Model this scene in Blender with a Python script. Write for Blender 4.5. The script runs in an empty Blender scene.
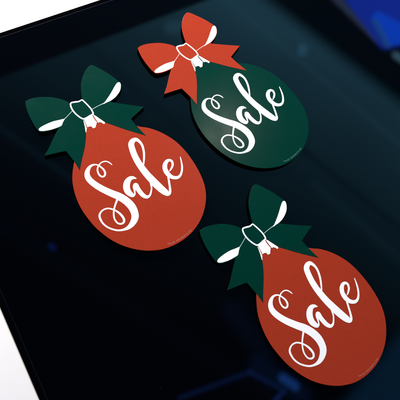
import bpy, math, random
from mathutils import Vector, Matrix

MM = 0.001
sc = bpy.context.scene
LIFT = 4.0                      # card thickness in mm: the glass top is z = 0

# ---------------------------------------------------------------- camera
cam_d = bpy.data.cameras.new("camera"); cam = bpy.data.objects.new("camera", cam_d)
sc.collection.objects.link(cam); sc.camera = cam
cam_d.sensor_width = 36.0; cam_d.sensor_fit = 'HORIZONTAL'; cam_d.lens = 36.0*458.00179/400.0
_r = Vector([0.982767700780358, -0.0, 0.1848449250125326]); _u = Vector([-0.060664709845491625, 0.9446108786615327, 0.3225369450057616]); _f = Vector([0.17460652703221352, 0.32819245560233, -0.928333061354308])
_p = Vector([-69.84261081288541, -131.276982240932, 371.3332245417232])*MM; _p.z += LIFT*MM
cam.matrix_world = Matrix(((_r.x,_u.x,-_f.x,_p.x),(_r.y,_u.y,-_f.y,_p.y),(_r.z,_u.z,-_f.z,_p.z),(0,0,0,1)))
cam_d.dof.use_dof = True; cam_d.dof.focus_distance = 0.415; cam_d.dof.aperture_fstop = 14.0
cam_d.clip_start = 0.01; cam_d.clip_end = 100.0

# ---------------------------------------------------------------- view
sc.view_settings.view_transform = 'Standard'; sc.view_settings.look = 'None'
sc.view_settings.exposure = 0.0; sc.view_settings.gamma = 1.0

# ---------------------------------------------------------------- world: bands, streaks and blobs painted by direction as reflections for the glass
world = bpy.data.worlds.new("World"); sc.world = world; world.use_nodes = True
NT = world.node_tree; NT.nodes.clear()
def _in(node, i, v):
    if hasattr(v, 'is_output'): NT.links.new(v, node.inputs[i])
    else: node.inputs[i].default_value = v
def m(op, a, b=0.0, c=0.0, clamp=False):
    n = NT.nodes.new('ShaderNodeMath'); n.operation = op; n.use_clamp = clamp
    _in(n,0,a)
    if op not in ('SQRT','ABSOLUTE'): _in(n,1,b)
    if op in ('MULTIPLY_ADD','SMOOTH_MIN'): _in(n,2,c)
    return n.outputs[0]
def smooth(x, a, b):
    n = NT.nodes.new('ShaderNodeMapRange'); n.interpolation_type = 'SMOOTHSTEP'
    _in(n,0,x); _in(n,1,a); _in(n,2,b); _in(n,3,0.0); _in(n,4,1.0); return n.outputs[0]
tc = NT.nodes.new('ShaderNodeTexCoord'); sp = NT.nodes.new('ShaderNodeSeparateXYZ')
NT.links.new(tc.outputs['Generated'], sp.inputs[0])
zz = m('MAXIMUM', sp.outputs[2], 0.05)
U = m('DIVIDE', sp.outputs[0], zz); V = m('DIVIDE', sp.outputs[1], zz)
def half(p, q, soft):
    """1 on the left of the direction p->q across the overhead plane, soft edge"""
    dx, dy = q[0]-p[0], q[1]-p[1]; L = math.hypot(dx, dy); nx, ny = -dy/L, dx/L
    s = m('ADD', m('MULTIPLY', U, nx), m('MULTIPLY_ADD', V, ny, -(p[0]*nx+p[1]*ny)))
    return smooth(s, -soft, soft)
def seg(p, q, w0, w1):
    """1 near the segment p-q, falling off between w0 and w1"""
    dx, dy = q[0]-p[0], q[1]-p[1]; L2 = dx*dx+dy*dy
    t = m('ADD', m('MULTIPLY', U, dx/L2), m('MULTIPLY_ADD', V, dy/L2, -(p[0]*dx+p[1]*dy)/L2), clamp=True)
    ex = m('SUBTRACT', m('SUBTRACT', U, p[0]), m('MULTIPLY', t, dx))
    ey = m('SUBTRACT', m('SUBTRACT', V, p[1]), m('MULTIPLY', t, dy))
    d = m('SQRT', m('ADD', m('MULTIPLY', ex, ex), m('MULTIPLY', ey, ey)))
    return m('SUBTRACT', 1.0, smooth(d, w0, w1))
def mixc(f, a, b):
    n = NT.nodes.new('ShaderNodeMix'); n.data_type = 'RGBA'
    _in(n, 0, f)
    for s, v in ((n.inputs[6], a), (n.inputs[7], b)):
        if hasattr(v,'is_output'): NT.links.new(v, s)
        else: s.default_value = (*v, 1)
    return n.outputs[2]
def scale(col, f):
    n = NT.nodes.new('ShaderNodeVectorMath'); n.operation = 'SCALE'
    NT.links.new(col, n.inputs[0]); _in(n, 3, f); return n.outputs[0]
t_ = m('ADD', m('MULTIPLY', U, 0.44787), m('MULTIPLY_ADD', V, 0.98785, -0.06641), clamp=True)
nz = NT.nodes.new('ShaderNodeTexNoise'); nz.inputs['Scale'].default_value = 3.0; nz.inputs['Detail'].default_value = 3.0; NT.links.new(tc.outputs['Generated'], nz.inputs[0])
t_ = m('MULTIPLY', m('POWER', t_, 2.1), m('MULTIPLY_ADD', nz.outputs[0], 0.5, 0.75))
refl_pattern = mixc(t_, (0.0, 0.00271, 0.00813), (0.0765, 0.27423, 0.41665))
refl_pattern = mixc(m('MULTIPLY', seg((0.449, 0.5115),(0.7491, 0.2702), 0.0029, 0.0203), 0.5), refl_pattern, (0.01355, 0.03921, 0.07164))
refl_pattern = mixc(m('MULTIPLY', seg((-0.1744, 0.8151),(0.138, 0.5327), 0.0029, 0.0232), 0.25), refl_pattern, (0.01084, 0.03283, 0.06246))
refl_pattern = mixc(m('MULTIPLY', seg((0.4816, 0.823),(0.4775, 0.809), 0.0000, 0.0232), 0.5), refl_pattern, (0.15752, 0.64528, 1.09052))
refl_pattern = mixc(m('MULTIPLY', seg((0.1121, 0.8344),(0.1443, 0.8459), 0.0058, 0.0348), 0.25), refl_pattern, (0.18946, 0.62822, 0.95556))
refl_pattern = mixc(m('MULTIPLY', (lambda *a: m("SUBTRACT",1.0,half(*a)))((0.4935, -0.099),(0.6715, 0.0641), 0.0232), 0.75), refl_pattern, (0.01626, 0.10368, 0.24394))
refl_pattern = mixc(m('MULTIPLY', seg((0.2311, 0.9831),(0.7905, 0.5062), 0.0000, 0.0203), 0.14), refl_pattern, (0.14282, 0.43011, 0.64528))
refl_pattern = mixc(m('MULTIPLY', seg((0.4813, 0.4121),(0.7358, 0.1944), 0.0000, 0.0261), 0.1), refl_pattern, (0.09223, 0.30661, 0.45776))
refl_pattern = mixc(m('MULTIPLY', seg((-0.2447, 0.2694),(0.3806, -0.0971), 0.0000, 0.0348), 0.08), refl_pattern, (0.01897, 0.05401, 0.11592))
refl_pattern = mixc(m('MULTIPLY', seg((-0.2996, 0.5155),(-0.0878, 0.3717), 0.0000, 0.0174), 0.12), refl_pattern, (0.05401, 0.18946, 0.32937))
refl_pattern = mixc(m('MULTIPLY', seg((-0.1362, 0.2286),(-0.1316, 0.2244), 0.0000, 0.0116), 0.6), refl_pattern, (0.02168, 0.07164, 0.54684))
refl_pattern = mixc(m('MULTIPLY', seg((0.2597, 0.102),(0.3244, 0.0145), 0.0000, 0.0406), 0.35), refl_pattern, (0.01355, 0.03921, 0.11592))
refl_pattern = mixc(m('MULTIPLY', seg((0.1468, -0.0745),(0.296, -0.0258), 0.0000, 0.0101), 0.75), refl_pattern, (0.01355, 0.05005, 0.22488))
refl_pattern = mixc(m('MULTIPLY', seg((0.296, -0.0258),(0.3696, -0.0619), 0.0000, 0.0101), 0.8), refl_pattern, (0.01897, 0.07164, 0.37778))
refl_pattern = mixc(m('MULTIPLY', seg((0.3695, -0.0639),(0.3461, -0.085), 0.0000, 0.0101), 0.8), refl_pattern, (0.02168, 0.09223, 0.48643))
refl_pattern = mixc(m('MULTIPLY', seg((0.3142, -0.0139),(0.4094, -0.0703), 0.0000, 0.0377), 0.7), refl_pattern, (0.00813, 0.03593, 0.12896))
refl_pattern = mixc(m('MULTIPLY', seg((0.3688, -0.0382),(0.3948, -0.0543), 0.0000, 0.0174), 0.75), refl_pattern, (0.05005, 0.2639, 1.28686))
refl_pattern = mixc(m('MULTIPLY', half((-0.2932, 0.6281),(0.2022, 0.9395), 0.0072), 0.94), refl_pattern, (0.00271, 0.00542, 0.01626))
refl_pattern = mixc(m('MULTIPLY', (lambda *a: m('SUBTRACT',1.0,half(*a)))((0.7577, 0.6746),(0.3808, 0.9735), 0.0377), 0.97), refl_pattern, (0.0, 0.00813, 0.01626))
refl_pattern = mixc(m('MULTIPLY', (lambda *a: m('SUBTRACT',1.0,half(*a)))((0.7314, 0.8101),(0.5424, 1.0011), 0.0174), 0.8), refl_pattern, (0.00542, 0.01355, 0.0271))
refl_pattern = mixc(m('MULTIPLY', seg((0.5841, 1.0381),(0.7175, 0.8916), 0.0029, 0.0290), 0.8), refl_pattern, (0.14282, 0.22488, 0.43011))
refl_pattern = mixc(m('MULTIPLY', m('MULTIPLY', (lambda *a: m('SUBTRACT',1.0,half(*a)))((0.731, 0.8514),(0.6161, 1.0362), 0.0145), (lambda *a: m('SUBTRACT',1.0,half(*a)))((1.0455, 0.9702),(0.7213, 0.85), 0.0145)), 1), refl_pattern, (0.03921, 0.14282, 1.73766))
refl_pattern = mixc(m('MULTIPLY', m('MULTIPLY', m('MULTIPLY', m('MULTIPLY', m('MULTIPLY', (lambda *a: m('SUBTRACT',1.0,half(*a)))((0.7082, 0.966),(0.7348, 0.9925), 0.0101), (lambda *a: m('SUBTRACT',1.0,half(*a)))((0.7348, 0.9925),(0.8645, 0.9279), 0.0101)), (lambda *a: m('SUBTRACT',1.0,half(*a)))((0.8645, 0.9279),(0.8605, 0.9055), 0.0101)), (lambda *a: m('SUBTRACT',1.0,half(*a)))((0.8605, 0.9055),(0.7462, 0.8675), 0.0101)), (lambda *a: m('SUBTRACT',1.0,half(*a)))((0.7462, 0.8675),(0.7082, 0.966), 0.0101)), 1), refl_pattern, (0.01897, 0.28479, 3.05281))
refl_pattern = mixc(m('MULTIPLY', seg((0.7223, 0.9499),(0.7472, 0.8747), 0.0029, 0.0232), 0.5), refl_pattern, (0.09223, 0.43011, 0.79157))
refl_pattern = mixc(m('MULTIPLY', seg((0.7737, 0.8365),(0.7999, 0.8193), 0.0000, 0.0261), 0.7), refl_pattern, (0.30661, 0.71625, 1.09052))
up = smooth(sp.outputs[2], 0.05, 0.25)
refl_pattern = scale(refl_pattern, up)
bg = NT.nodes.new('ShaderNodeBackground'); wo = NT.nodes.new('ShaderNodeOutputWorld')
NT.links.new(refl_pattern, bg.inputs[0]); bg.inputs[1].default_value = 1.0
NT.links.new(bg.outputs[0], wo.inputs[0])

# ---------------------------------------------------------------- lamps
def area(name, loc, target, size, power, col):
    l = bpy.data.lights.new(name, 'AREA'); l.shape = 'SQUARE'; l.size = size; l.energy = power; l.color = col
    o = bpy.data.objects.new(name, l); sc.collection.objects.link(o); o.location = loc
    o.rotation_euler = (Vector(target)-Vector(loc)).to_track_quat('-Z','Y').to_euler(); return o
area("key_softbox", (-0.48, 1.0, 0.52), (0,0,0), 0.34, 45, (1.0, 0.975, 0.95))
area("sheen_lamp", (0.12651, 0.31206, 0.45), (0.01893, 0.06916, 0), 0.03, 0.7, (1.0, 0.97, 0.86))  # added lamp, placed to put a sheen on the green tag

# ---------------------------------------------------------------- materials
def newmat(name):
    mt = bpy.data.materials.new(name); mt.use_nodes = True
    return mt, mt.node_tree.nodes, mt.node_tree.links, mt.node_tree.nodes['Principled BSDF']
def noise(n, l, scale_, detail=4.0, coord='Object'):
    t = n.new('ShaderNodeTexCoord'); x = n.new('ShaderNodeTexNoise')
    x.inputs['Scale'].default_value = scale_; x.inputs['Detail'].default_value = detail
    l.new(t.outputs[coord], x.inputs['Vector']); return x.outputs['Fac']
def ramp(n, l, src, a, b, lo=0.3, hi=0.7):
    r = n.new('ShaderNodeMapRange'); l.new(src, r.inputs[0])
    r.inputs[1].default_value = lo; r.inputs[2].default_value = hi
    r.inputs[3].default_value = a; r.inputs[4].default_value = b; return r.outputs[0]
def bump(n, l, bs, src, strength, dist):
    b = n.new('ShaderNodeBump'); b.inputs['Strength'].default_value = strength; b.inputs['Distance'].default_value = dist
    l.new(src, b.inputs['Height']); l.new(b.outputs[0], bs.inputs['Normal'])
def printed(name, col, rough, var=0.06):
    mt, n, l, b = newmat(name)
    f = noise(n, l, 900.0, 3.0)
    mx = n.new('ShaderNodeMix'); mx.data_type = 'RGBA'; l.new(ramp(n, l, f, 0, 1), mx.inputs[0])
    mx.inputs[6].default_value = (*[c*(1-var) for c in col], 1); mx.inputs[7].default_value = (*[min(1,c*(1+var)) for c in col], 1)
    l.new(mx.outputs[2], b.inputs['Base Color'])
    l.new(ramp(n, l, noise(n, l, 60.0), rough-0.035, rough+0.035), b.inputs['Roughness'])
    bump(n, l, b, noise(n, l, 2000.0, 3.0), 0.30, 0.00006)
    b.inputs['Specular IOR Level'].default_value = 0.045
    return mt
M_RED   = printed("printed_red_card", (0.302, 0.030, 0.0125), 0.27)
M_GREEN = printed("printed_green_card", (0.0002, 0.027, 0.0185), 0.25)
M_WHITE = printed("white_ink", (0.86, 0.86, 0.85), 0.5, 0.02)
M_PRINT = printed("faint_white_ink", (0.46, 0.27, 0.22), 0.5, 0.02)
M_PRINTG= printed("faint_white_ink_on_green", (0.17, 0.30, 0.27), 0.5, 0.02)
M_EDGE, n, l, b = newmat("black_magnet_edge")
b.inputs['Base Color'].default_value = (0.0015,0.0015,0.0015,1); b.inputs['Roughness'].default_value = 0.85
b.inputs['Specular IOR Level'].default_value = 0.0
M_GLASS, n, l, b = newmat("black_glass")
b.inputs['Base Color'].default_value = (0.0004,0.0005,0.0009,1); b.inputs['IOR'].default_value = 2.0
l.new(ramp(n, l, noise(n, l, 25.0, 6.0), 0.012, 0.03), b.inputs['Roughness'])
# sparse dust and faint wipe marks on the glass
t = n.new('ShaderNodeTexCoord'); vo = n.new('ShaderNodeTexVoronoi'); vo.inputs['Scale'].default_value = 170.0
l.new(t.outputs['Object'], vo.inputs['Vector'])
sx = n.new('ShaderNodeSeparateColor'); l.new(vo.outputs['Color'], sx.inputs[0])
rad = n.new('ShaderNodeMapRange'); l.new(sx.outputs[0], rad.inputs[0]); rad.inputs[1].default_value = 0.65; rad.inputs[2].default_value = 1.0; rad.inputs[3].default_value = 0.0; rad.inputs[4].default_value = 0.035
lt = n.new('ShaderNodeMath'); lt.operation = 'LESS_THAN'; l.new(vo.outputs['Distance'], lt.inputs[0]); l.new(rad.outputs[0], lt.inputs[1])
mx = n.new('ShaderNodeMix'); mx.data_type = 'RGBA'; l.new(lt.outputs[0], mx.inputs[0])
mx.inputs[6].default_value = (0.0004,0.0005,0.0009,1); mx.inputs[7].default_value = (0.035,0.042,0.05,1)
l.new(mx.outputs[2], b.inputs['Base Color'])
M_FRAME, n, l, b = newmat("black_frame_plastic")
b.inputs['Base Color'].default_value = (0.0008,0.0009,0.0012,1); b.inputs['Roughness'].default_value = 0.6
b.inputs['Specular IOR Level'].default_value = 0.0
M_RIM, n, l, b = newmat("glass_rim_painted_glint")
b.inputs['Base Color'].default_value = (0.003,0.006,0.022,1); b.inputs['Roughness'].default_value = 0.5  # blue base colour stands in for the highlight along the bevel
b.inputs['Specular IOR Level'].default_value = 0.2
M_TABLE, n, l, b = newmat("white_table_laminate")
b.inputs['Roughness'].default_value = 0.6
f = noise(n, l, 14.0, 5.0); mx = n.new('ShaderNodeMix'); mx.data_type='RGBA'; l.new(ramp(n,l,f,0,1), mx.inputs[0])
mx.inputs[6].default_value = (0.80,0.77,0.74,1); mx.inputs[7].default_value = (0.83,0.81,0.785,1)
l.new(mx.outputs[2], b.inputs['Base Color'])

# ---------------------------------------------------------------- mesh helpers (local units: mm, converted here)
def link(name, verts, faces, mats, parent=None, fm=None, smooth_=False):
    me = bpy.data.meshes.new(name); me.from_pydata([(x*MM,y*MM,z*MM) for x,y,z in verts], [], faces)
    for mt in mats: me.materials.append(mt)
    if fm:
        for p, i in zip(me.polygons, fm): p.material_index = i
    if smooth_:
        for p in me.polygons: p.use_smooth = True
    me.update()
    o = bpy.data.objects.new(name, me); sc.collection.objects.link(o); o.parent = parent; return o
def cr(p0, p1, p2, p3, t):
    return tuple(0.5*((2*b)+(-a+c)*t+(2*a-5*b+4*c-d)*t*t+(-a+3*b-3*c+d)*t**3) for a,b,c,d in zip(p0,p1,p2,p3))
def closed_smooth(pts, corners=None, n=5):
    """Catmull-Rom round a closed outline; corners stay sharp"""
    N = len(pts); out = []
    for i in range(N):
        p1, p2 = pts[i], pts[(i+1)%N]
        c1 = corners[i] if corners else 0; c2 = corners[(i+1)%N] if corners else 0
        p0 = pts[i-1] if not c1 else tuple(2*a-b for a,b in zip(p1,p2))
        p3 = pts[(i+2)%N] if not c2 else tuple(2*b-a for a,b in zip(p1,p2))
        for k in range(n): out.append(cr(p0,p1,p2,p3,k/n))
    return out
def open_smooth(pts, n=7):
    out = []
    for i in range(len(pts)-1):
        p1, p2 = pts[i], pts[i+1]
        p0 = pts[i-1] if i else tuple(2*a-b for a,b in zip(p1,p2))
        p3 = pts[i+2] if i+2 < len(pts) else tuple(2*b-a for a,b in zip(p1,p2))
        for k in range(n): out.append(cr(p0,p1,p2,p3,k/n))
    out.append(tuple(pts[-1])); return out
def area2(p):
    return sum(p[i-1][0]*p[i][1]-p[i][0]*p[i-1][1] for i in range(len(p)))
def inset(p, d):
    out = []; N = len(p)
    for i in range(N):
        ax, ay = p[i][0]-p[i-1][0], p[i][1]-p[i-1][1]; bx, by = p[(i+1)%N][0]-p[i][0], p[(i+1)%N][1]-p[i][1]
        la, lb = math.hypot(ax,ay) or 1, math.hypot(bx,by) or 1
        nx, ny = -(ay/la+by/lb), (ax/la+bx/lb); L = math.hypot(nx,ny) or 1
        out.append((p[i][0]+nx/L*d, p[i][1]+ny/L*d))
    return out
def slab(name, outline, z0, z1, top, side, parent, ch=0.10):
    """die-cut board: black core, printed face with a slightly rounded rim"""
    p = [(a[0],a[1]) for a in outline]
    if area2(p) < 0: p = p[::-1]
    N = len(p); q = inset(p, ch*0.35); r = inset(p, ch)
    v = [(x,y,z0) for x,y in p]+[(x,y,z1-ch) for x,y in p]+[(x,y,z1-ch*0.3) for x,y in q]+[(x,y,z1) for x,y in r]
    f = [tuple(range(N))[::-1], tuple(range(3*N,4*N))]; fm = [1,0]
    for k in range(3):
        for i in range(N):
            j = (i+1)%N; f.append((k*N+i,k*N+j,(k+1)*N+j,(k+1)*N+i)); fm.append(1 if k==0 else 0)
    return link(name, v, f, [top, side], parent, fm)
def flat_polys(name, polys, z, mat, parent):
    v, f = [], []
    for k, p in enumerate(polys):
        if area2(p) < 0: p = p[::-1]
        s = len(v); v += [(a[0],a[1],z+0.004*k) for a in p]; f.append(tuple(range(s,len(v))))
    return link(name, v, f, [mat], parent)
def ribbon(path, z, dz, v, f, closed=False, cap=True):
    """a pen stroke of changing width; z climbs along it so crossings never share a plane"""
    P = path; N = len(P); s = len(v); L = []; 
    for i in range(N):
        a = P[i-1] if i else (P[-2] if closed else P[0]); b = P[i+1] if i < N-1 else (P[1] if closed else P[-1])
        tx, ty = b[0]-a[0], b[1]-a[1]; l = math.hypot(tx,ty) or 1; tx/=l; ty/=l
        w = max(P[i][2],0.05)/2; h = z+dz*i/N
        v.append((P[i][0]-ty*w, P[i][1]+tx*w, h)); v.append((P[i][0]+ty*w, P[i][1]-tx*w, h))
        L.append((tx,ty,w,h))
    for i in range(N-1): f.append((s+2*i, s+2*i+1, s+2*i+3, s+2*i+2))
    if cap and not closed:
        for i, sg in ((0,-1),(N-1,1)):
            tx,ty,w,h = L[i]; c = len(v); x,y = P[i][:2]
            a = [(x+(math.sin(t)*tx*sg-math.cos(t)*ty)*w, y+(math.sin(t)*ty*sg+math.cos(t)*tx)*w, h) for t in [math.pi*k/8 for k in range(9)]]
            v += a; idx = tuple(range(c, c+9)); f.append(idx if sg < 0 else idx[::-1])

# ---------------------------------------------------------------- traced card (mm, in the card's own frame)
BULB = [[-56.93, 7.299], [-55.132, -2.01], [-51.919, -11.095], [-47.6, -19.388], [-42.183, -26.845], [-36.21, -33.701], [-31.078, -38.188], [-24.574, -43.016], [-17.243, -47.124], [-10.066, -49.9], [-1.447, -51.952], [7.159, -52.676], [16.603, -51.856], [23.863, -49.938], [31.087, -46.638], [38.468, -41.738], [45.864, -34.662], [51.915, -25.567], [55.794, -15.871], [57.702, -4.444], [57.026, 5.807], [54.252, 15.111], [48.71, 26.261], [40.718, 38.046], [32.588, 46.765], [24.555, 52.638], [14.902, 57.359], [5.33, 60.06], [-2.595, 60.689], [-13.374, 62.434], [-24.974, 64.278], [-38.352, 67.728], [-45.45, 69.5], [-49.905, 65.516], [-51.405, 57.415], [-52.303, 47.541], [-54.02, 37.757], [-55.707, 28.144], [-56.874, 18.736]]
BOW = [[-102.802, 75.374, 1], [-99.145, 78.29, 0], [-93.103, 80.49, 0], [-86.889, 81.608, 0], [-80.549, 81.928, 0], [-74.063, 81.143, 0], [-68.506, 79.534, 0], [-65.495, 77.637, 1], [-64.154, 79.006, 0], [-61.043, 79.967, 0], [-57.824, 80.839, 0], [-56.376, 82.232, 0], [-55.166, 83.396, 1], [-56.39, 89.76, 0], [-57.38, 97.472, 0], [-57.041, 104.059, 0], [-55.385, 110.992, 0], [-53.038, 116.364, 0], [-50.737, 119.164, 0], [-48.975, 119.724, 0], [-45.925, 118.818, 0], [-41.792, 116.745, 0], [-35.862, 113.601, 0], [-29.989, 109.909, 0], [-24.639, 105.726, 0], [-22.925, 104.433, 0], [-21.719, 102.436, 0], [-21.445, 99.159, 0], [-22.211, 95.033, 0], [-24.552, 90.229, 0], [-27.201, 86.474, 0], [-30.024, 83.038, 1], [-23.831, 82.487, 0], [-17.075, 81.993, 0], [-9.111, 81.522, 0], [0.171, 81.188, 1], [-10.962, 67.642, 1], [-5.937, 61.466, 0], [3.211, 52.025, 1], [-4.527, 53.879, 0], [-15.725, 56.584, 0], [-26.901, 59.87, 0], [-32.695, 61.585, 0], [-36.342, 63.916, 0], [-42.728, 67.974, 0], [-44.104, 68.937, 1], [-46.451, 66.679, 0], [-49.469, 64.362, 0], [-52.33, 62.472, 1], [-50.359, 55.056, 0], [-49.008, 48.827, 0], [-48.74, 45.454, 0], [-48.908, 36.975, 0], [-49.829, 28.645, 0], [-50.746, 21.55, 0], [-51.36, 14.016, 1], [-56.469, 21.639, 0], [-64.271, 31.163, 1], [-70.026, 29.256, 0], [-75.957, 27.16, 0], [-81.505, 25.018, 1], [-78.564, 32.629, 0], [-75.957, 41.658, 0], [-73.546, 49.082, 0], [-72.193, 52.313, 1], [-78.256, 49.589, 0], [-83.28, 47.754, 0], [-87.367, 47.454, 0], [-89.302, 48.608, 1], [-92.352, 52.347, 0], [-95.775, 57.81, 0], [-99.158, 64.194, 0], [-101.691, 70.922, 0]]
LOBE_L = [[-88.397, 48.6], [-88.271, 50.439], [-85.888, 52.798], [-82.039, 55.609], [-77.073, 58.456], [-72.05, 60.346], [-69.124, 61.534], [-68.464, 60.813], [-69.33, 58.362], [-70.267, 54.939], [-73.409, 52.776], [-78.325, 50.258], [-83.371, 48.609], [-86.615, 48.102]]
LOBE_R = [[-23.745, 104.44], [-22.611, 103.72], [-21.919, 101.128], [-22.199, 96.412], [-23.934, 91.982], [-26.901, 87.447], [-30.613, 83.904], [-34.361, 81.416], [-36.495, 80.251], [-34.97, 82.586], [-32.526, 87.325], [-30.014, 92.85], [-27.603, 99.058], [-25.587, 103.25]]
KNOT = [[-64.665, 77.019, 1.212], [-63.92, 78.321, 1.308], [-60.99, 79.361, 1.406], [-57.773, 80.232, 1.316], [-56.309, 81.419, 1.131], [-55.074, 82.277, 1.133], [-52.922, 80.469, 1.226], [-49.428, 77.079, 1.224], [-46.366, 73.549, 1.221], [-44.625, 70.092, 1.311], [-44.7, 68.773, 1.308], [-46.997, 67.023, 1.304], [-49.998, 64.507, 1.297], [-52.658, 63.334, 1.293], [-55.963, 64.884, 1.293], [-59.463, 67.713, 1.294], [-62.428, 71.207, 1.298], [-64.1, 74.552, 1.302]]
LINE_L = [[-69.339, 60.23, 0.91], [-67.239, 63.114, 0.503], [-64.992, 66.429, 0.46], [-62.738, 69.868, 0.463]]
LINE_R = [[-34.888, 81.357, 1.051], [-38.285, 79.333, 0.57], [-41.632, 76.915, 0.473], [-45.351, 73.963, 0.47]]
CAP = [[[-52.399, 62.266], [-51.755, 61.736], [-49.078, 55.085], [-48.631, 53.753], [-49.039, 52.438], [-48.793, 50.408], [-49.501, 50.73], [-50.483, 55.536]], [[-51.952, 63.108], [-45.086, 68.128], [-44.131, 65.817], [-41.988, 62.637], [-40.583, 61.184], [-40.941, 58.959], [-41.49, 55.835], [-43.398, 54.858], [-45.082, 56.664], [-47.191, 56.158], [-48.329, 55.356], [-50.295, 59.603]], [[-44.419, 68.5], [-42.173, 67.529], [-38.142, 64.733], [-33.668, 61.786], [-33.748, 60.38], [-34.686, 60.086], [-36.237, 61.126], [-37.919, 61.554], [-39.521, 60.893], [-41.35, 63.401], [-43.393, 66.396]]]
STROKES = [[[-25.067, 21.531, 0.669], [-26.972, 23.139, 1.004], [-29.483, 24.228, 1.004], [-31.905, 24.029, 1.002], [-34.337, 22.539, 0.999], [-36.049, 19.946, 1.105], [-36.876, 16.857, 1.21], [-36.213, 13.439, 1.315], [-34.349, 10.703, 1.421], [-31.993, 9.847, 1.421], [-30.413, 11.231, 1.535], [-30.261, 13.665, 1.65], [-31.596, 16.343, 1.544], [-34.062, 18.59, 1.325], [-36.587, 20.135, 1.105], [-39.444, 20.488, 1.324], [-42.276, 19.213, 1.978], [-44.34, 16.269, 3.062], [-45.16, 12.177, 4.132], [-44.128, 8.253, 4.871], [-41.182, 4.832, 5.183], [-36.815, 1.635, 5.393], [-31.972, -1.073, 5.607], [-27.165, -3.22, 5.825], [-22.901, -4.956, 6.044], [-17.043, -7.15, 6.483], [-11.105, -10.686, 6.695], [-6.376, -15.296, 6.677], [-3.727, -20.452, 6.216], [-3.108, -24.812, 5.864], [-4.653, -29.477, 4.87], [-7.657, -33.421, 3.363], [-11.839, -35.785, 1.881], [-16.378, -36.658, 1.457], [-20.99, -35.933, 1.35], [-25.664, -34.041, 1.349], [-29.632, -30.614, 1.455], [-32.083, -25.907, 1.67], [-31.806, -22.641, 1.468], [-29.662, -19.791, 1.265], [-26.186, -18.268, 1.27], [-22.573, -18.599, 1.273], [-18.886, -20.025, 1.38], [-15.122, -22.762, 1.803], [-12.345, -26.422, 1.903], [-12.181, -29.452, 1.685], [-14.354, -30.974, 1.469], [-17.253, -30.375, 1.258], [-19.679, -27.374, 1.261], [-20.724, -23.631, 1.266], [-20.785, -19.26, 1.273], [-20.022, -14.806, 1.388], [-18.477, -9.371, 1.722]], [[-3.876, 10.325, 0.892], [-6.362, 10.837, 2.672], [-9.19, 9.7, 3.995], [-11.146, 6.325, 5.298], [-11.56, 2.054, 5.706], [-10.303, -1.845, 5.464], [-7.971, -4.181, 4.583], [-5.912, -5.289, 3.274], [-4.375, -4.281, 1.75]], [[-4.211, -3.249, 1.095], [-4.528, -0.995, 1.538], [-4.803, 2.643, 2.868], [-3.709, 4.327, 3.761], [-1.962, 1.008, 3.971], [0.3, -2.034, 3.961], [2.965, -4.7, 3.735], [5.998, -5.976, 2.857], [8.5, -4.333, 1.765], [9.551, -0.72, 1.331], [9.746, 2.973, 1.337], [8.958, 6.966, 1.567]], [[2.032, 23.715, 1.138], [2.238, 29.471, 1.605], [1.888, 35.477, 1.848], [0.434, 41.442, 1.976], [-1.931, 45.156, 2.332], [-5.344, 47.428, 3.267], [-8.146, 46.06, 4.418], [-9.523, 42.747, 5.09], [-8.537, 38.206, 5.294], [-6.051, 31.778, 5.489], [-2.612, 25.482, 5.686], [1.319, 19.862, 5.887], [5.313, 14.869, 6.091], [9.26, 10.714, 6.412], [13.749, 6.149, 6.731], [18.206, 2.176, 6.493], [22.084, -0.789, 5.591], [24.39, -1.785, 3.803], [25.874, 0.045, 2.245], [25.677, 4.087, 1.805], [24.918, 8.7, 1.701], [24.167, 12.757, 1.595], [23.33, 15.647, 1.143]], [[25.227, 19.713, 0.92], [26.723, 22.461, 1.617], [27.663, 25.54, 1.856], [27.04, 28.751, 2.096], [25.005, 29.915, 2.329], [22.467, 28.738, 3.018], [20.886, 25.235, 3.925], [20.982, 21.41, 4.137], [22.729, 17.735, 4.351], [25.553, 14.868, 3.887], [28.894, 13.581, 3.203], [32.21, 13.946, 2.753], [34.622, 16.145, 2.073], [35.905, 20.184, 1.738], [36.066, 25.007, 1.632], [35.328, 29.796, 1.172], [34.37, 33.743, 0.706]]]
PRINT = [[24.882, -47.086], [27.713, -46.191], [31.052, -44.668], [34.402, -42.706], [38.192, -40.017], [42.008, -36.782], [45.426, -33.453]]
POSES = [[-1.7287301590229735e-09, -52.35192165264855, 5.715632680841204], [0.1113192708491138, 49.73990932464416, 86.57649134789472], [0.04026786420292871, 105.34265623003608, -99.30893338123276]]
EDGE_T = [[-186.39, 152.36], [-101.22, 204.33]]
EDGE_L = [[-153.02, -94.21], [-117.27, -159.18]]
RIM = 4.63


def empty(name, label, cat, loc=(0,0,0), rz=0, group=None):
    o = bpy.data.objects.new(name, None); sc.collection.objects.link(o); o.location = loc; o.rotation_euler = (0,0,rz)
    o.empty_display_size = 0.02; o['label'] = label; o['category'] = cat
    if group: o['group'] = group
    return o

# ---------------------------------------------------------------- surface: white table, black glass panel
tv = [(-1500,-1500,-1.6),(1500,-1500,-1.6),(1500,1500,-1.6),(-1500,1500,-1.6),(-1500,-1500,-28),(1500,-1500,-28),(1500,1500,-28),(-1500,1500,-28)]
tbl = link('table_top', tv, [(0,1,2,3),(7,6,5,4),(0,4,5,1),(1,5,6,2),(2,6,7,3),(3,7,4,0)], [M_TABLE]); tbl['kind'] = 'structure'
A = Vector(EDGE_T[0]); B = Vector(EDGE_T[1]); ex = (B-A).normalized()
Cc = Vector(EDGE_L[0]); Dd = Vector(EDGE_L[1]); ey = (Dd-Cc).normalized()
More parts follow.
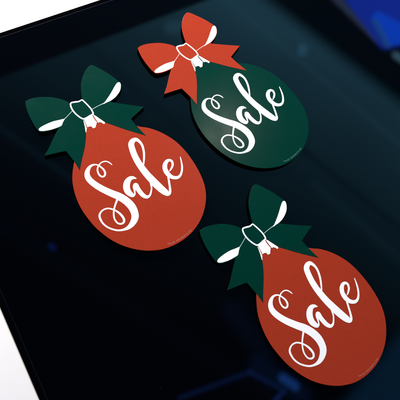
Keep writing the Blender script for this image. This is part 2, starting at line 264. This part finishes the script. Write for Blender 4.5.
# corner where both edges meet
den = ex.x*ey.y-ex.y*ey.x; t = ((Cc-A).x*ey.y-(Cc-A).y*ey.x)/den; K0 = A+ex*t
W, H = 560.0, 700.0
def rect(d, r=10.0, n=6):
    """rounded outline of the panel, moved in by d"""
    cs = [K0, K0+ex*W, K0+ex*W+ey*H, K0+ey*H]; out = []
    dirs = [(ex,ey),(-ex,ey),(-ex,-ey),(ex,-ey)]
    for k,(c,(a,b)) in enumerate(zip(cs,dirs)):
        o = c+a*(d+r)+b*(d+r); s = [o-b*r, o-a*r] if k in (1,3) else [o-a*r, o-b*r]
        for i in range(n+1):
            th = math.pi/2*i/n; w0, w1 = (a,b) if k in (0,2) else (b,a)
            p = o - w0*r*math.cos(th) - w1*r*math.sin(th); out.append((p.x,p.y))
    return out
panel = empty('glass_panel', 'large glossy black glass panel with a black frame lying on the white table', 'glass panel', (0,0,0))
def ring(name, a, za, b, zb, c, zc, mat, extra=None):
    N = len(a); v = [(x,y,za) for x,y in a]+[(x,y,zb) for x,y in b]+[(x,y,zc) for x,y in c]; f = []
    for k in range(2):
        for i in range(N):
            j = (i+1)%N; f.append((k*N+i,(k+1)*N+i,(k+1)*N+j,k*N+j))
    return link(name, v, f, [mat], panel)
r0, r1, r2, r3 = rect(0), rect(RIM), rect(RIM+0.55), rect(RIM+0.7)
ring('frame', r0, -1.58, r0, -0.4, r1, -0.3, M_FRAME)
ring('glass_rim', r1, -1.2, r1, -0.45, r2, -0.0, M_RIM)
N = len(r2)
gv = [(x,y,0.0) for x,y in r2]+[(x,y,-1.5) for x,y in r2]
gl = link('glass_sheet', gv, [tuple(range(N))]+[tuple(range(N,2*N))[::-1]]+[(i,i+N,(i+1)%N+N,(i+1)%N) for i in range(N)], [M_GLASS], panel)

# ---------------------------------------------------------------- the three tags
def text_outlines(parent, mat, z):
    """tiny maker's line set letter by letter along the lower edge"""
    s = "TILEE MAGNETS.CO"; path = open_smooth(PRINT, 10)
    cum = [0.0]
    for a, b in zip(path, path[1:]): cum.append(cum[-1]+math.hypot(b[0]-a[0],b[1]-a[1]))
    verts, faces = [], []
    widths = {'I':0.45,'.':0.4,' ':0.5,'M':1.2,'G':1.1,'N':1.08,'O':1.1}
    tot = sum(widths.get(c,0.9) for c in s); x = 0.0; size = 1.75
    for c in s:
        w = widths.get(c,0.9); mid = (x+w/2)/tot*cum[-1]; x += w
        if c == ' ': continue
        k = max(i for i in range(len(cum)) if cum[i] <= mid); k = min(k, len(path)-2)
        f_ = (mid-cum[k])/(cum[k+1]-cum[k]); a, b = path[k], path[k+1]
        px, py = a[0]+(b[0]-a[0])*f_, a[1]+(b[1]-a[1])*f_; th = math.atan2(b[1]-a[1], b[0]-a[0])
        cu = bpy.data.curves.new('glyph', 'FONT'); cu.body = c; cu.size = size; cu.align_x = 'CENTER'; cu.resolution_u = 2
        ob = bpy.data.objects.new('glyph', cu); sc.collection.objects.link(ob)
        me = bpy.data.meshes.new_from_object(ob); s0 = len(verts)
        for v in me.vertices:
            verts.append((px+v.co.x*math.cos(th)-v.co.y*math.sin(th), py+v.co.x*math.sin(th)+v.co.y*math.cos(th), z))
        faces += [tuple(s0+i for i in p.vertices) for p in me.polygons]
        bpy.data.objects.remove(ob); bpy.data.curves.remove(cu); bpy.data.meshes.remove(me)
    return link('fine_print', verts, faces, [mat], parent)

def make_tag(pose, label, m_bulb, m_bow, m_fine):
    th, x, y = pose
    t = empty('sale_tag', label, 'sale tag', (x*MM, y*MM, 0), th, 'ornament shaped sale tags on the black glass')
    T = LIFT
    bulb = slab('bulb_panel', closed_smooth([tuple(p) for p in BULB]), 0.06, T, m_bulb, M_EDGE, t)
    bow = slab('ribbon_bow', closed_smooth([tuple(p[:2]) for p in BOW], [p[2] for p in BOW], 4), 0.14, T+0.10, m_bow, M_EDGE, t)
    v, f = [], []
    for k, s in enumerate(STROKES): ribbon(open_smooth([tuple(p) for p in s], 8), T+0.03+0.02*k, 0.06, v, f)
    link('lettering', v, f, [M_WHITE], bulb)
    text_outlines(bulb, m_fine, T+0.03)
    v, f = [], []
    kp = [tuple(p) for p in KNOT]; kk = closed_smooth(kp, [1 if i in (0,5) else 0 for i in range(len(kp))], 5); kk.append(kk[0])
    ribbon(kk, T+0.18, 0.0, v, f, closed=True)
    link('knot_outline', v, f, [M_WHITE], bow)
    for lobe, line in ((LOBE_L, LINE_L), (LOBE_R, LINE_R)):
        lo = flat_polys('loop_lining', [closed_smooth([tuple(p) for p in lobe], None, 4)], T+0.15, M_WHITE, bow)
        v, f = [], []
        ribbon(open_smooth([tuple(p) for p in line], 5), T+0.13, 0.004, v, f)
        link('fold_line', v, f, [M_LINE_R if m_bow is M_RED else M_LINE_G], bow)
    flat_polys('ornament_cap', CAP, T+0.14, M_WHITE, t)
    return t
M_LINE_G = printed("pale_fold_ink_on_green", (0.38,0.50,0.46), 0.5, 0.02)
M_LINE_R = printed("pale_fold_ink_on_red", (0.75,0.50,0.45), 0.5, 0.02)
make_tag(POSES[0], 'red tag with green bow at the left, nearest the white table edge', M_RED, M_GREEN, M_PRINT)
make_tag(POSES[1], 'green ornament tag with a red bow, the only green one of the three', M_GREEN, M_RED, M_PRINTG)
make_tag(POSES[2], 'red tag with green bow at lower right, directly below the green tag', M_RED, M_GREEN, M_PRINT)
